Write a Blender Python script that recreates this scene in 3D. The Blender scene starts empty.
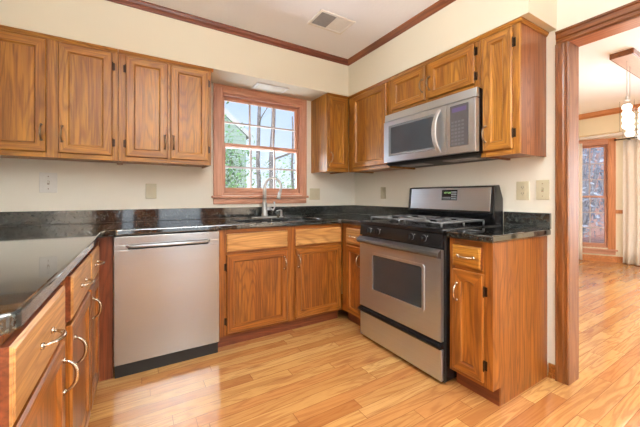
import bpy, bmesh, math, random
from mathutils import Vector, Matrix
PI = math.pi
S = bpy.context.scene
COL = S.collection

# ------------------------------------------------------------------ camera
cam_d = bpy.data.cameras.new('camera'); cam = bpy.data.objects.new('camera', cam_d); COL.objects.link(cam)
cam_d.sensor_width = 36.0; cam_d.lens = 306.33 / 640 * 36.0
cam_d.shift_y = -(213.5 - 196.0) / 640
cam_d.clip_start = 0.02
cam.location = (-2.2008, -2.8664, 1.1182)
cam.rotation_euler = (PI / 2, 0, -0.5426)
S.camera = cam

# ------------------------------------------------------------------ world, lights, exposure
S.view_settings.view_transform = 'Standard'
S.view_settings.look = 'None'
S.view_settings.gamma = 1.0
S.view_settings.exposure = 0.2
S.view_settings.use_curve_mapping = False
W = bpy.data.worlds.new('sky'); S.world = W; W.use_nodes = True
nt = W.node_tree; nt.nodes.clear()
wo = nt.nodes.new('ShaderNodeOutputWorld'); bg = nt.nodes.new('ShaderNodeBackground')
tc = nt.nodes.new('ShaderNodeTexCoord'); sp = nt.nodes.new('ShaderNodeSeparateXYZ'); cr = nt.nodes.new('ShaderNodeValToRGB')
nt.links.new(tc.outputs['Generated'], sp.inputs[0]); nt.links.new(sp.outputs[2], cr.inputs[0])
cr.color_ramp.elements[0].position = 0.02; cr.color_ramp.elements[0].color = (0.80, 0.88, 0.95, 1)
cr.color_ramp.elements[1].position = 0.55; cr.color_ramp.elements[1].color = (0.22, 0.45, 0.90, 1)
nt.links.new(cr.outputs[0], bg.inputs[0]); bg.inputs[1].default_value = 1.15
nt.links.new(bg.outputs[0], wo.inputs[0])

def area(name, loc, rot, sx, sy, power, color=(1, 1, 1)):
    l = bpy.data.lights.new(name, 'AREA'); l.shape = 'RECTANGLE'; l.size = sx; l.size_y = sy
    l.energy = power; l.color = color
    o = bpy.data.objects.new(name, l); COL.objects.link(o); o.location = loc; o.rotation_euler = rot
    return o
sun_d = bpy.data.lights.new('sun', 'SUN'); sun_d.energy = 2.8; sun_d.angle = 0.02; sun_d.color = (1, 0.95, 0.86)
sun = bpy.data.objects.new('sun', sun_d); COL.objects.link(sun); sun.rotation_euler = (math.radians(42), 0, math.radians(-28))
# daylight coming in through the patio door behind the camera, the kitchen window and the dining bay
area('patio_daylight', (-1.15, -6.35, 1.15), (-PI / 2, 0, PI), 1.0, 2.0, 5.5, (0.88, 0.94, 1.0))
area('side_window_daylight', (-2.36, -6.35, 1.15), (-PI / 2, 0, PI), 0.22, 2.0, 1.4, (0.88, 0.94, 1.0))
area('window_daylight', (-1.11, 0.55, 1.25), (-PI / 2 - 0.45, 0, 0), 0.95, 0.9, 34, (0.92, 0.96, 1.0))
area('bay_daylight', (5.15, -2.4, 1.3), (0, PI / 2, 0), 1.9, 2.2, 340, (0.93, 0.96, 1.0))

# ------------------------------------------------------------------ node helpers
def rgb(r, g, b):
    f = lambda c: (c / 255 / 12.92) if c / 255 <= 0.04045 else ((c / 255 + 0.055) / 1.055) ** 2.4
    return (f(r), f(g), f(b), 1)

class NT:
    def __init__(s, name):
        s.m = bpy.data.materials.new(name); s.m.use_nodes = True; s.t = s.m.node_tree
        s.b = s.t.nodes['Principled BSDF']
    def n(s, typ, **kw):
        nd = s.t.nodes.new(typ)
        for k, v in kw.items(): setattr(nd, k, v)
        return nd
    def l(s, a, b): s.t.links.new(a, b)
    def math(s, op, a, b=None, c=None):
        nd = s.n('ShaderNodeMath', operation=op)
        for i, v in enumerate((a, b, c)):
            if v is None: continue
            if isinstance(v, (int, float)): nd.inputs[i].default_value = v
            else: s.l(v, nd.inputs[i])
        return nd.outputs[0]
    def noise(s, vec, scale, detail=4, rough=0.55, dist=0):
        nd = s.n('ShaderNodeTexNoise'); s.l(vec, nd.inputs['Vector'])
        nd.inputs['Scale'].default_value = scale; nd.inputs['Detail'].default_value = detail
        nd.inputs['Roughness'].default_value = rough; nd.inputs['Distortion'].default_value = dist
        return nd.outputs[0]
    def ramp(s, fac, stops):
        nd = s.n('ShaderNodeValToRGB'); s.l(fac, nd.inputs[0]); e = nd.color_ramp.elements
        while len(e) < len(stops): e.new(0.5)
        for i, (p, c) in enumerate(stops): e[i].position = p; e[i].color = c
        return nd.outputs[0]
    def mix(s, fac, a, b, mode='MIX'):
        nd = s.n('ShaderNodeMix', data_type='RGBA', blend_type=mode)
        for k, v in ((0, fac), (6, a), (7, b)):
            if isinstance(v, (int, float)): nd.inputs[k].default_value = v
            elif isinstance(v, tuple): nd.inputs[k].default_value = v
            else: s.l(v, nd.inputs[k])
        return nd.outputs[2]
    def bump(s, h, strength, dist=0.002):
        nd = s.n('ShaderNodeBump'); nd.inputs['Strength'].default_value = strength; nd.inputs['Distance'].default_value = dist
        s.l(h, nd.inputs['Height']); s.l(nd.outputs[0], s.b.inputs['Normal'])
    def set(s, **kw):
        for k, v in kw.items():
            k = k.replace('_', ' ')
            s.b.inputs[k].default_value = v
        return s

def plain(name, col, rough=0.5, metal=0.0, var=0.05, scale=40, **kw):
    """uniform material with a faint procedural variation"""
    k = NT(name); tcn = k.n('ShaderNodeTexCoord')
    f = k.noise(tcn.outputs['Object'], scale, 3)
    d = tuple(c * (1 - var) for c in col[:3]) + (1,); u = tuple(min(1, c * (1 + var)) for c in col[:3]) + (1,)
    k.l(k.ramp(f, [(0.35, d), (0.65, u)]), k.b.inputs['Base Color'])
    k.set(Roughness=rough, Metallic=metal, **kw)
    return k.m

def oak(name, axis, cols, rough=0.36, coat=0.1, grain=1.0):
    """cols: dark, mid, light"""
    k = NT(name); tcn = k.n('ShaderNodeTexCoord'); oi = k.n('ShaderNodeObjectInfo')
    off = k.n('ShaderNodeVectorMath', operation='ADD')
    sc = k.n('ShaderNodeVectorMath', operation='SCALE'); cmb = k.n('ShaderNodeCombineXYZ')
    for i in range(3): k.l(oi.outputs['Random'], cmb.inputs[i])
    k.l(cmb.outputs[0], sc.inputs[0]); sc.inputs['Scale'].default_value = 13.7
    k.l(tcn.outputs['Object'], off.inputs[0]); k.l(sc.outputs[0], off.inputs[1])
    def mp(cross, along):
        m = k.n('ShaderNodeMapping'); v = [cross] * 3; v['xyz'.index(axis)] = along
        m.inputs['Scale'].default_value = v; k.l(off.outputs[0], m.inputs[0]); return m.outputs[0]
    ring_n = k.noise(mp(5.0, 0.5), 1.0, 2, 0.45, 0.2)
    ring = k.math('SINE', k.math('MULTIPLY', ring_n, 150 * grain))
    ring = k.math('MULTIPLY_ADD', ring, 0.5, 0.5)
    ring = k.math('POWER', ring, 4.0)
    pores = k.noise(mp(115, 4), 1.0, 3, 0.6)
    mid = k.noise(mp(48, 1.6), 1.0, 3, 0.6)
    broad = k.noise(mp(12, 0.8), 1.0, 3, 0.5)
    base = k.ramp(broad, [(0.3, cols[1]), (0.7, cols[2])])
    c = k.mix(k.math('MULTIPLY', k.ramp(mid, [(0.38, (1, 1, 1, 1)), (0.62, (0, 0, 0, 1))]), 0.42), base, cols[0])
    g = k.math('MULTIPLY', ring, k.math('MULTIPLY_ADD', pores, 0.9, 0.25))
    c = k.mix(k.math('MULTIPLY', g, 0.6), c, cols[0])
    p2 = k.ramp(pores, [(0.36, (1, 1, 1, 1)), (0.5, (0, 0, 0, 1))])
    c = k.mix(k.math('MULTIPLY', p2, 0.52), c, cols[0])
    k.l(c, k.b.inputs['Base Color']); k.set(Roughness=rough, Coat_Weight=coat, Coat_Roughness=0.18)
    k.bump(pores, 0.12, 0.001)
    return k.m

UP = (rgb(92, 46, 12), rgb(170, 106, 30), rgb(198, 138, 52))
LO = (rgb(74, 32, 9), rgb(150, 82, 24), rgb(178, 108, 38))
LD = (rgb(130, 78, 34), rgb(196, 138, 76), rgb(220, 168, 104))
RD = (rgb(80, 32, 16), rgb(128, 62, 32), rgb(150, 80, 44))
CS = (rgb(78, 40, 14), rgb(134, 76, 32), rgb(156, 94, 44))
M = {}
M['up_v'] = oak('oak_upper_vertical', 'z', UP); M['up_h'] = oak('oak_upper_horizontal', 'x', UP)
M['up_y'] = oak('oak_upper_depth', 'y', UP)
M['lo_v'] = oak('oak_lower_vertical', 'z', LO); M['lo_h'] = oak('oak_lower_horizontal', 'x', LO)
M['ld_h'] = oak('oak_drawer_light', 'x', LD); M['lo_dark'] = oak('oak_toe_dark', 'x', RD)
M['rd_v'] = oak('oak_red_vertical', 'z', RD)
M['win_v'] = oak('window_wood_vertical', 'z', (rgb(172, 112, 86), rgb(210, 152, 122), rgb(224, 172, 144)), grain=0.5)
M['win_h'] = oak('window_wood_horizontal', 'x', (rgb(172, 112, 86), rgb(210, 152, 122), rgb(224, 172, 144)), grain=0.5)
M['case_v'] = oak('casing_vertical', 'z', CS, 0.28, 0.4, 0.6); M['case_h'] = oak('casing_horizontal', 'y', CS, 0.28, 0.4, 0.6)
M['jamb_v'] = oak('jamb_vertical', 'z', (rgb(112, 66, 34), rgb(152, 100, 62), rgb(170, 118, 78)), 0.55, 0.0, 0.6)
M['crown_x'] = oak('crown_along_x', 'x', (rgb(70, 26, 14), rgb(118, 56, 34), rgb(136, 70, 44)), 0.4, 0.2, 0.5)
M['crown_y'] = oak('crown_along_y', 'y', (rgb(78, 34, 16), rgb(134, 76, 44), rgb(152, 92, 56)), 0.4, 0.2, 0.5)
M['dine_wood'] = oak('dining_trim_wood', 'y', (rgb(160, 92, 44), rgb(206, 134, 76), rgb(222, 154, 96)), 0.35, 0.2, 0.5)
M['dine_wood_v'] = oak('dining_trim_wood_vertical', 'z', (rgb(160, 92, 44), rgb(206, 134, 82), rgb(222, 154, 102)), 0.35, 0.2, 0.5)

def wallpaint(name, col, bumpy=0.05, sc=220):
    k = NT(name); tcn = k.n('ShaderNodeTexCoord')
    f = k.noise(tcn.outputs['Object'], 1.3, 3)
    d = tuple(c * 0.97 for c in col[:3]) + (1,)
    k.l(k.ramp(f, [(0.3, d), (0.7, col)]), k.b.inputs['Base Color']); k.set(Roughness=0.75)
    h = k.noise(tcn.outputs['Object'], sc, 3); k.bump(h, bumpy, 0.003)
    return k.m
M['wall'] = wallpaint('cream_wall_paint', rgb(246, 240, 227))
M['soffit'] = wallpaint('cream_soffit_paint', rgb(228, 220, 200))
M['dine_wall'] = wallpaint('warm_dining_paint', rgb(240, 230, 204))
M['ceil'] = wallpaint('textured_white_ceiling', rgb(247, 248, 251), 0.5, 55)
M['white'] = plain('white_enamel', rgb(235, 232, 226), 0.45, var=0.02)
M['almond'] = plain('almond_plastic', rgb(206, 196, 168), 0.4, var=0.02)
M['ivory'] = plain('ivory_plastic', rgb(226, 220, 202), 0.4, var=0.02)
M['darkhole'] = plain('dark_slot', rgb(60, 50, 44), 0.6)
M['brasslit'] = plain('screw_metal', rgb(150, 120, 90), 0.4, 0.6)
M['black'] = plain('black_enamel', rgb(22, 22, 24), 0.22, var=0.1)
M['blackmat'] = plain('black_matte', rgb(26, 25, 25), 0.55, var=0.1)
M['iron'] = plain('cast_iron', rgb(120, 120, 122), 0.35, 0.5, var=0.2, scale=120)
M['glassblk'] = plain('dark_oven_glass', rgb(52, 56, 60), 0.06, var=0.1, scale=3, Specular_IOR_Level=0.9)
M['mwglass'] = plain('dark_microwave_glass', rgb(66, 74, 82), 0.08, var=0.15, scale=3, Specular_IOR_Level=0.9)
M['greybtn'] = plain('grey_buttons', rgb(150, 150, 152), 0.4)
M['bronze'] = plain('dark_bronze_hinge', rgb(62, 44, 32), 0.4, 0.8, var=0.2)
M['nickel'] = plain('antique_nickel', rgb(196, 184, 168), 0.24, 1.0, var=0.12, scale=200)
M['pewter'] = plain('aged_pewter', rgb(150, 128, 104), 0.28, 1.0, var=0.15, scale=200)
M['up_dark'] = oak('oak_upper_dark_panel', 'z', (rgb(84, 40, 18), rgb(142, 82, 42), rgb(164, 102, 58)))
M['chrome'] = plain('brushed_nickel_faucet', rgb(200, 200, 200), 0.34, 0.65, var=0.04)
M['kick'] = plain('black_kick', rgb(34, 30, 27), 0.5)
M['louver'] = plain('grey_louvre', rgb(150, 150, 152), 0.5)
M['sheer'] = plain('white_sheer_cloth', rgb(244, 238, 230), 0.8, var=0.03, Transmission_Weight=0.0)
M['muntin'] = plain('grey_white_muntin', rgb(206, 196, 196), 0.5, var=0.03)

def steel(name, col, axis, rough=0.3):
    k = NT(name); tcn = k.n('ShaderNodeTexCoord'); m = k.n('ShaderNodeMapping')
    v = [160.0] * 3; v['xyz'.index(axis)] = 1.5; m.inputs['Scale'].default_value = v
    k.l(tcn.outputs['Object'], m.inputs[0]); f = k.noise(m.outputs[0], 1.0, 2)
    d = tuple(c * 0.95 for c in col[:3]) + (1,)
    k.l(k.ramp(f, [(0.3, d), (0.7, col)]), k.b.inputs['Base Color'])
    k.l(k.math('MULTIPLY_ADD', f, 0.06, rough - 0.03), k.b.inputs['Roughness'])
    k.set(Metallic=0.92, Anisotropic=0.45, Anisotropic_Rotation=0.25)
    vt = k.n('ShaderNodeVectorTransform', vector_type='VECTOR', convert_from='OBJECT', convert_to='WORLD'); vt.inputs[0].default_value = (1, 0, 0)
    k.l(vt.outputs[0], k.b.inputs['Tangent'])
    return k.m
M['steel'] = steel('brushed_stainless', rgb(206, 214, 222), 'x')
M['steel_door'] = steel('brushed_stainless_dishwasher', rgb(182, 182, 180), 'x', 0.24)

def granite():
    k = NT('black_speckled_granite'); tcn = k.n('ShaderNodeTexCoord'); P_ = tcn.outputs['Object']
    a = k.noise(P_, 150, 3, 0.6); b = k.noise(P_, 75, 4, 0.7); c_ = k.noise(P_, 25, 3)
    v = k.n('ShaderNodeTexVoronoi'); k.l(P_, v.inputs['Vector']); v.inputs['Scale'].default_value = 120
    base = k.ramp(c_, [(0.35, rgb(20, 21, 22)), (0.65, rgb(34, 37, 37))])
    s1 = k.ramp(b, [(0.52, (0, 0, 0, 1)), (0.60, (1, 1, 1, 1))])
    c = k.mix(k.math('MULTIPLY', s1, 0.6), base, rgb(82, 88, 84))
    s2 = k.ramp(v.outputs['Distance'], [(0.12, (1, 1, 1, 1)), (0.25, (0, 0, 0, 1))])
    s2 = k.math('MULTIPLY', s2, k.ramp(a, [(0.5, (0, 0, 0, 1)), (0.6, (1, 1, 1, 1))]))
    c = k.mix(k.math('MULTIPLY', s2, 0.8), c, rgb(158, 144, 112))
    k.l(c, k.b.inputs['Base Color'])
    k.set(Roughness=0.07, IOR=1.75, Coat_Weight=0.8, Coat_IOR=1.6, Coat_Roughness=0.03)
    return k.m
M['granite'] = granite()

def floor_mat():
    k = NT('oak_plank_floor'); tcn = k.n('ShaderNodeTexCoord'); s = k.n('ShaderNodeSeparateXYZ')
    k.l(tcn.outputs['Object'], s.inputs[0]); x, y = s.outputs[0], s.outputs[1]
    wdt, L = 0.076, 0.95
    yy = k.math('DIVIDE', y, wdt); row = k.math('FLOOR', yy); fy = k.math('FRACT', yy)
    w1 = k.n('ShaderNodeTexWhiteNoise', noise_dimensions='1D'); k.l(row, w1.inputs['W'])
    xo = k.math('ADD', k.math('DIVIDE', x, L), k.math('MULTIPLY', w1.outputs['Value'], 9.0))
    col = k.math('FLOOR', xo); fx = k.math('FRACT', xo)
    cb = k.n('ShaderNodeCombineXYZ'); k.l(row, cb.inputs[0]); k.l(col, cb.inputs[1])
    w2 = k.n('ShaderNodeTexWhiteNoise', noise_dimensions='2D'); k.l(cb.outputs[0], w2.inputs['Vector'])
    rnd = w2.outputs['Value']
    tone = k.ramp(rnd, [(0.0, rgb(178, 116, 62)), (0.25, rgb(206, 154, 92)), (0.5, rgb(194, 130, 74)),
                        (0.75, rgb(218, 171, 106)), (1.0, rgb(202, 147, 84))])
    gv = k.n('ShaderNodeCombineXYZ')
    k.l(k.math('ADD', k.math('MULTIPLY', x, 1.3), k.math('MULTIPLY', rnd, 57.0)), gv.inputs[0])
    k.l(k.math('ADD', k.math('MULTIPLY', y, 14.0), k.math('MULTIPLY', rnd, 31.0)), gv.inputs[1])
    g1 = k.noise(gv.outputs[0], 1.0, 3, 0.5, 0.6)
    ring = k.math('POWER', k.math('MULTIPLY_ADD', k.math('SINE', k.math('MULTIPLY', g1, 46)), 0.5, 0.5), 2.0)
    fv = k.n('ShaderNodeCombineXYZ')
    k.l(k.math('ADD', k.math('MULTIPLY', x, 14), k.math('MULTIPLY', rnd, 91.0)), fv.inputs[0]); k.l(k.math('MULTIPLY', y, 330), fv.inputs[1])
    fine = k.noise(fv.outputs[0], 1.0, 3, 0.6)
    c = k.mix(k.math('MULTIPLY', ring, k.math('MULTIPLY_ADD', fine, 0.85, 0.0)), tone, rgb(150, 84, 44))
    c = k.mix(k.math('MULTIPLY', k.ramp(fine, [(0.36, (1, 1, 1, 1)), (0.5, (0, 0, 0, 1))]), 0.22), c, rgb(150, 90, 50))
    # sparse mineral streaks and knots
    kv = k.n('ShaderNodeCombineXYZ')
    k.l(k.math('ADD', k.math('MULTIPLY', x, 2.6), k.math('MULTIPLY', rnd, 17.0)), kv.inputs[0]); k.l(k.math('ADD', k.math('MULTIPLY', y, 11.0), k.math('MULTIPLY', rnd, 9.0)), kv.inputs[1])
    kn = k.noise(kv.outputs[0], 1.0, 2, 0.4, 0.4)
    c = k.mix(k.math('MULTIPLY', k.ramp(kn, [(0.66, (0, 0, 0, 1)), (0.78, (1, 1, 1, 1))]), 0.7), c, rgb(138, 70, 44))
    # seams
    ey = k.math('MINIMUM', fy, k.math('SUBTRACT', 1.0, fy)); ex = k.math('MINIMUM', fx, k.math('SUBTRACT', 1.0, fx))
    seam = k.math('MAXIMUM', k.math('LESS_THAN', ey, 0.016), k.math('LESS_THAN', ex, 0.0016))
    c = k.mix(k.math('MULTIPLY', seam, 0.8), c, rgb(120, 68, 36))
    k.l(c, k.b.inputs['Base Color'])
    k.set(Roughness=0.18, Coat_Weight=0.4, Coat_Roughness=0.08)
    cup = k.math('MULTIPLY', k.math('SMOOTH_MIN', ey, 0.12, 0.1), 1.0)
    hgt = k.math('ADD', cup, k.math('MULTIPLY', k.noise(tcn.outputs['Object'], 6, 2), 0.05))
    k.bump(hgt, 0.5, 0.006)
    return k.m
M['floor'] = floor_mat()

def glass_mat(name, tint=(1, 1, 1, 1), ior=1.45):
    k = NT(name); t = k.t; out = t.nodes['Material Output']
    tr = k.n('ShaderNodeBsdfTransparent'); gl = k.n('ShaderNodeBsdfGlossy'); fr = k.n('ShaderNodeFresnel'); mx = k.n('ShaderNodeMixShader')
    tr.inputs[0].default_value = tint; gl.inputs['Roughness'].default_value = 0.02; fr.inputs[0].default_value = ior
    k.l(fr.outputs[0], mx.inputs[0]); k.l(tr.outputs[0], mx.inputs[1]); k.l(gl.outputs[0], mx.inputs[2]); k.l(mx.outputs[0], out.inputs[0])
    return k.m
M['glass'] = glass_mat('clear_window_glass', (0.97, 0.98, 1, 1)); M['lampglass'] = glass_mat('lamp_glass', (1, 1, 1, 1), 1.04)

def emit(name, col, st):
    k = NT(name); k.b.inputs['Base Color'].default_value = col; k.b.inputs['Emission Color'].default_value = col; k.b.inputs['Emission Strength'].default_value = st
    return k.m
M['lampon'] = emit('lit_diffuser', (1, 0.96, 0.88, 1), 4.0)
M['crystal'] = emit('lit_crystal', (1, 0.95, 0.88, 1), 2.6)
M['display'] = emit('violet_display', rgb(92, 78, 120), 0.2)
M['display_g'] = emit('green_digits', rgb(150, 190, 120), 0.6)

# ------------------------------------------------------------------ mesh helpers
class MB:
    def __init__(s): s.bm = bmesh.new(); s.mi = 0
    def face(s, vs, mi=None):
        try: f = s.bm.faces.new(vs)
        except ValueError: return None
        f.material_index = s.mi if mi is None else mi
        return f
    def box(s, x0, x1, y0, y1, z0, z1, mi=None):
        if x0 > x1: x0, x1 = x1, x0
        if y0 > y1: y0, y1 = y1, y0
        if z0 > z1: z0, z1 = z1, z0
        v = [s.bm.verts.new(p) for p in ((x0, y0, z0), (x1, y0, z0), (x1, y1, z0), (x0, y1, z0), (x0, y0, z1), (x1, y0, z1), (x1, y1, z1), (x0, y1, z1))]
        for f in ((3, 2, 1, 0), (4, 5, 6, 7), (0, 1, 5, 4), (1, 2, 6, 5), (2, 3, 7, 6), (3, 0, 4, 7)): s.face([v[i] for i in f], mi)
        return s
    def rings(s, rings, close=True, cap=True, mi=None):
        R = [[s.bm.verts.new(p) for p in r] for r in rings]
        n = len(R[0])
        for a, b in zip(R, R[1:]):
            for i in range(n if close else n - 1):
                s.face([a[i], a[(i + 1) % n], b[(i + 1) % n], b[i]], mi)
        if cap: s.face(R[0][::-1], mi); s.face(R[-1], mi)
        return s
    def tube(s, pts, rad, seg=10, mi=None, cap=True):
        pts = [Vector(p) for p in pts]; rs = rad if isinstance(rad, (list, tuple)) else [rad] * len(pts)
        t0 = (pts[1] - pts[0]).normalized(); up = Vector((0, 0, 1)) if abs(t0.z) < 0.9 else Vector((1, 0, 0))
        nrm = t0.cross(up).normalized(); out = []
        for i, p in enumerate(pts):
            t = (pts[min(i + 1, len(pts) - 1)] - pts[max(i - 1, 0)]).normalized()
            nrm = (nrm - t * nrm.dot(t)).normalized(); bn = t.cross(nrm)
            out.append([p + (nrm * math.cos(2 * PI * k / seg) + bn * math.sin(2 * PI * k / seg)) * rs[i] for k in range(seg)])
        return s.rings(out, True, cap, mi)
    def cyl(s, p0, p1, r, seg=16, mi=None): return s.tube([p0, p1], r, seg, mi)
    def prism(s, poly, axis, a0, a1, mi=None):
        """poly: 2D points in the two other axes (cyclic order), extruded along axis"""
        def P(q, a): return {'x': (a, q[0], q[1]), 'y': (q[0], a, q[1]), 'z': (q[0], q[1], a)}[axis]
        return s.rings([[P(q, a0) for q in poly], [P(q, a1) for q in poly]], True, True, mi)
    def build(s, name, mats, parent=None, bevel=0, smooth=False, seg=2):
        bmesh.ops.recalc_face_normals(s.bm, faces=s.bm.faces)
        me = bpy.data.meshes.new(name); s.bm.to_mesh(me); s.bm.free()
        for m in (mats if isinstance(mats, (list, tuple)) else [mats]): me.materials.append(M[m] if isinstance(m, str) else m)
        o = bpy.data.objects.new(name, me); COL.objects.link(o)
        if parent: o.parent = parent
        if smooth:
            for p in me.polygons: p.use_smooth = True
        if bevel:
            b = o.modifiers.new('bevel', 'BEVEL'); b.width = bevel; b.segments = seg; b.limit_method = 'ANGLE'; b.angle_limit = 0.6
        return o

def thing(name, label, cat, loc=(0, 0, 0), rz=0, group=None):
    o = bpy.data.objects.new(name, None); COL.objects.link(o); o.location = loc; o.rotation_euler = (0, 0, rz)
    o.empty_display_size = 0.1
    return tag(o, label, cat, group)
def tag(o, label=None, cat=None, group=None, kind=None):
    if label: o['label'] = label
    if cat: o['category'] = cat
    if group: o['group'] = group
    if kind: o['kind'] = kind
    return o
def struct(o, label=None): o['kind'] = 'structure'; return tag(o, label)
def subdivided_arc(c, r, a0, a1, n, plane='xz', k=0):
    out = []
    for i in range(n + 1):
        a = a0 + (a1 - a0) * i / n; u, v = c[0] + r * math.cos(a), c[1] + r * math.sin(a)
        out.append({'xz': (u, k, v), 'yz': (k, u, v), 'xy': (u, v, k)}[plane])
    return out

CEIL = 2.497; SOF = 2.134; UB = 1.362; CT = 0.914
# ------------------------------------------------------------------ structure
m = MB(); m.box(-3.2, 5.3, -6.3, 0.3, -0.06, 0.0)
struct(m.build('floor', 'floor'))
m = MB(); m.box(-3.14, 5.3, -6.3, 0.3, CEIL, CEIL + 0.12)
struct(m.build('ceiling', 'ceil'))
WX0, WX1, WZ0, WZ1 = -1.530, -0.694, 1.125, 2.072     # kitchen window opening
m = MB()
m.box(-3.14, WX0, 0, 0.12, 0, CEIL); m.box(WX1, 0.0, 0, 0.12, 0, CEIL)
m.box(WX0, WX1, 0, 0.12, 0, WZ0); m.box(WX0, WX1, 0, 0.12, WZ1, CEIL)
struct(m.build('wall_back', 'wall'))
DY0, DY1, DZ = -2.064, -3.02, 2.045                    # doorway to the dining room
m = MB(); m.box(0, 0.12, DY0, 0.12, 0, CEIL); m.box(0, 0.12, DY1, DY0, DZ, CEIL); m.box(0, 0.12, -6.3, DY1, 0, CEIL)
struct(m.build('wall_right', 'wall'))
m = MB(); m.box(-3.14, -3.02, -6.3, 0, 0, CEIL)
struct(m.build('wall_left', 'wall'))
m = MB(); m.box(-3.02, -2.48, -6.3, -6.2, 0, CEIL); m.box(-2.24, -1.68, -6.3, -6.2, 0, CEIL); m.box(-0.62, 0, -6.3, -6.2, 0, CEIL); m.box(-2.48, -2.24, -6.3, -6.2, 2.1, CEIL); m.box(-1.68, -0.62, -6.3, -6.2, 2.1, CEIL)
struct(m.build('wall_front', 'case_v'))  # unseen wall, dark wood put in to darken the dishwasher's reflections
# soffits above the wall cabinets
SD = 0.338
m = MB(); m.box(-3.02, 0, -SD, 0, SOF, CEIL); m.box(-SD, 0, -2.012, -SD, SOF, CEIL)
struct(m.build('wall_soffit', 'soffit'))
# crown moulding on the soffit face
def crown_prof(d):   # offsets (out, z)
    return [(0, CEIL - 0.052), (0.006, CEIL - 0.052), (0.012, CEIL - 0.040), (0.022, CEIL - 0.026), (0.028, CEIL - 0.012), (0.030, CEIL), (0, CEIL)]
m = MB(); m.prism([(-SD - o, z) for o, z in crown_prof(0)], 'x', -3.02, -SD - 0.001)
struct(m.build('trim_1', 'crown_x'))
m = MB(); m.prism([(-SD - o, z) for o, z in crown_prof(0)], 'y', -2.012, -SD - 0.002)
struct(m.build('trim_2', 'crown_y'))
# doorway casing, profiled
def casing_ring(y_in, y_out, sgn):
    w = y_out - y_in
    return [(0, y_in), (-0.012, y_in), (-0.016, y_in + w * 0.12), (-0.013, y_in + w * 0.2), (-0.013, y_in + w * 0.36), (-0.018, y_in + w * 0.45),
            (-0.018, y_in + w * 0.8), (-0.024, y_in + w * 0.86), (-0.024, y_in + w), (0, y_in + w)]
CW = 0.064
m = MB(); m.prism(casing_ring(DY0 - 0.013, DY0 + CW - 0.013, 1), 'z', 0, DZ - 0.0135)
m.prism(casing_ring(DY1 + 0.004, DY1 - CW + 0.004, 1), 'z', 0, DZ - 0.0135)
c = struct(m.build('trim_3', 'case_v'))
m = MB(); m.prism([(x, DZ - 0.013 + (y - (DY0 - 0.013)) * 1.25) for x, y in casing_ring(DY0 - 0.013, DY0 + CW - 0.013, 1)], 'y', DY1 - CW + 0.004, DY0 + CW - 0.013)
struct(m.build('trim_4', 'case_h'))
m = MB(); m.box(-0.001, 0.125, DY0 - 0.014, DY0, 0, DZ - 0.014); m.box(-0.001, 0.125, DY1, DY1 + 0.014, 0, DZ - 0.014)
struct(m.build('trim_5', 'jamb_v'))
m = MB(); m.box(-0.001, 0.125, DY1, DY0, DZ - 0.014, DZ)
struct(m.build('trim_6', 'dine_wood'))  # jamb head in lighter wood, the window's reflection put into the colour
m = MB(); m.box(-0.013, 0, DY0 + CW - 0.012, -1.972, 0, 0.085); m.box(-0.02, 0, -1.995, -1.972, 0, 0.03)
struct(m.build('baseboard_right', 'lo_h', bevel=0.003))

# ------------------------------------------------------------------ kitchen window
def double_hung(root, w, z0, z1, zmid, cols, rows, mv, mh, mun, yb=0.03, st=0.026):
    """local frame: x 0..w, y into the wall, sashes of a double-hung window; children of root"""
    for nm, a, b, y in (('lower_sash', z0, zmid + 0.018, yb), ('upper_sash', zmid - 0.018, z1, yb + 0.034)):
        s = MB()
        s.box(0, st, y, y + 0.03, a, b); s.box(w - st, w, y, y + 0.03, a, b)
        s.box(st, w - st, y, y + 0.03, b - 0.028, b, 1); s.box(st, w - st, y, y + 0.03, a, a + (0.05 if nm[0] == 'l' else 0.034), 1)
        so = s.build('sash', [mv, mh], root, bevel=0.003)
        za, zb = a + (0.05 if nm[0] == 'l' else 0.034), b - 0.028
        mm = MB()
        for i in range(1, cols):
            x = st + (w - 2 * st) * i / cols; mm.box(x - 0.008, x + 0.008, y + 0.006, y + 0.024, za, zb)
        for j in range(1, rows):
            z = za + (zb - za) * j / rows; mm.box(st, w - st, y + 0.005, y + 0.023, z - 0.008, z + 0.008)
        mm.build('muntin', mun, so)
        g = MB(); g.box(st, w - st, y + 0.013, y + 0.017, za, zb); g.build('glass', 'glass', so)
win = thing('window_1', None, None, (WX0, 0, 0)); struct(win)
w = WX1 - WX0
m = MB(); m.box(0, 0.02, 0, 0.11, WZ0, WZ1); m.box(w - 0.02, w, 0, 0.11, WZ0, WZ1); m.box(0.02, w - 0.02, 0, 0.11, WZ1 - 0.022, WZ1, 1); m.box(0.02, w - 0.02, 0, 0.11, WZ0, WZ0 + 0.02, 1)
m.build('jamb', ['win_v', 'win_h'], win, bevel=0.002)
m = MB(); cw = 0.074; cr_ = 0.048
m.box(-cw + 0.006, 0.006, -0.02, 0, WZ0 - 0.004, SOF - 0.002); m.box(w - 0.006, w + cr_ - 0.006, -0.02, 0, WZ0 - 0.004, SOF - 0.002)
m.box(0.006, w - 0.006, -0.019, 0, WZ1 - 0.008, SOF - 0.002, 1)
m.box(-cw + 0.004, -cw + 0.024, -0.026, 0, WZ0 - 0.004, SOF - 0.002); m.box(w + cr_ - 0.024, w + cr_ - 0.004, -0.026, 0, WZ0 - 0.004, SOF - 0.002)
m.box(-cw + 0.024, w + cr_ - 0.024, -0.026, 0, SOF - 0.022, SOF - 0.002, 1)
m.build('casing', ['win_v', 'win_h'], win, bevel=0.004)
m = MB(); m.box(-cw - 0.012, w + cr_ + 0.012, -0.045, 0.02, WZ0 - 0.026, WZ0 - 0.004); m.build('window_sill', 'win_h', win, bevel=0.006)
m = MB(); m.box(-cw + 0.004, w + cr_ - 0.004, -0.017, 0, WZ0 - 0.082, WZ0 - 0.027); m.build('apron', 'win_h', win, bevel=0.004)
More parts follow.
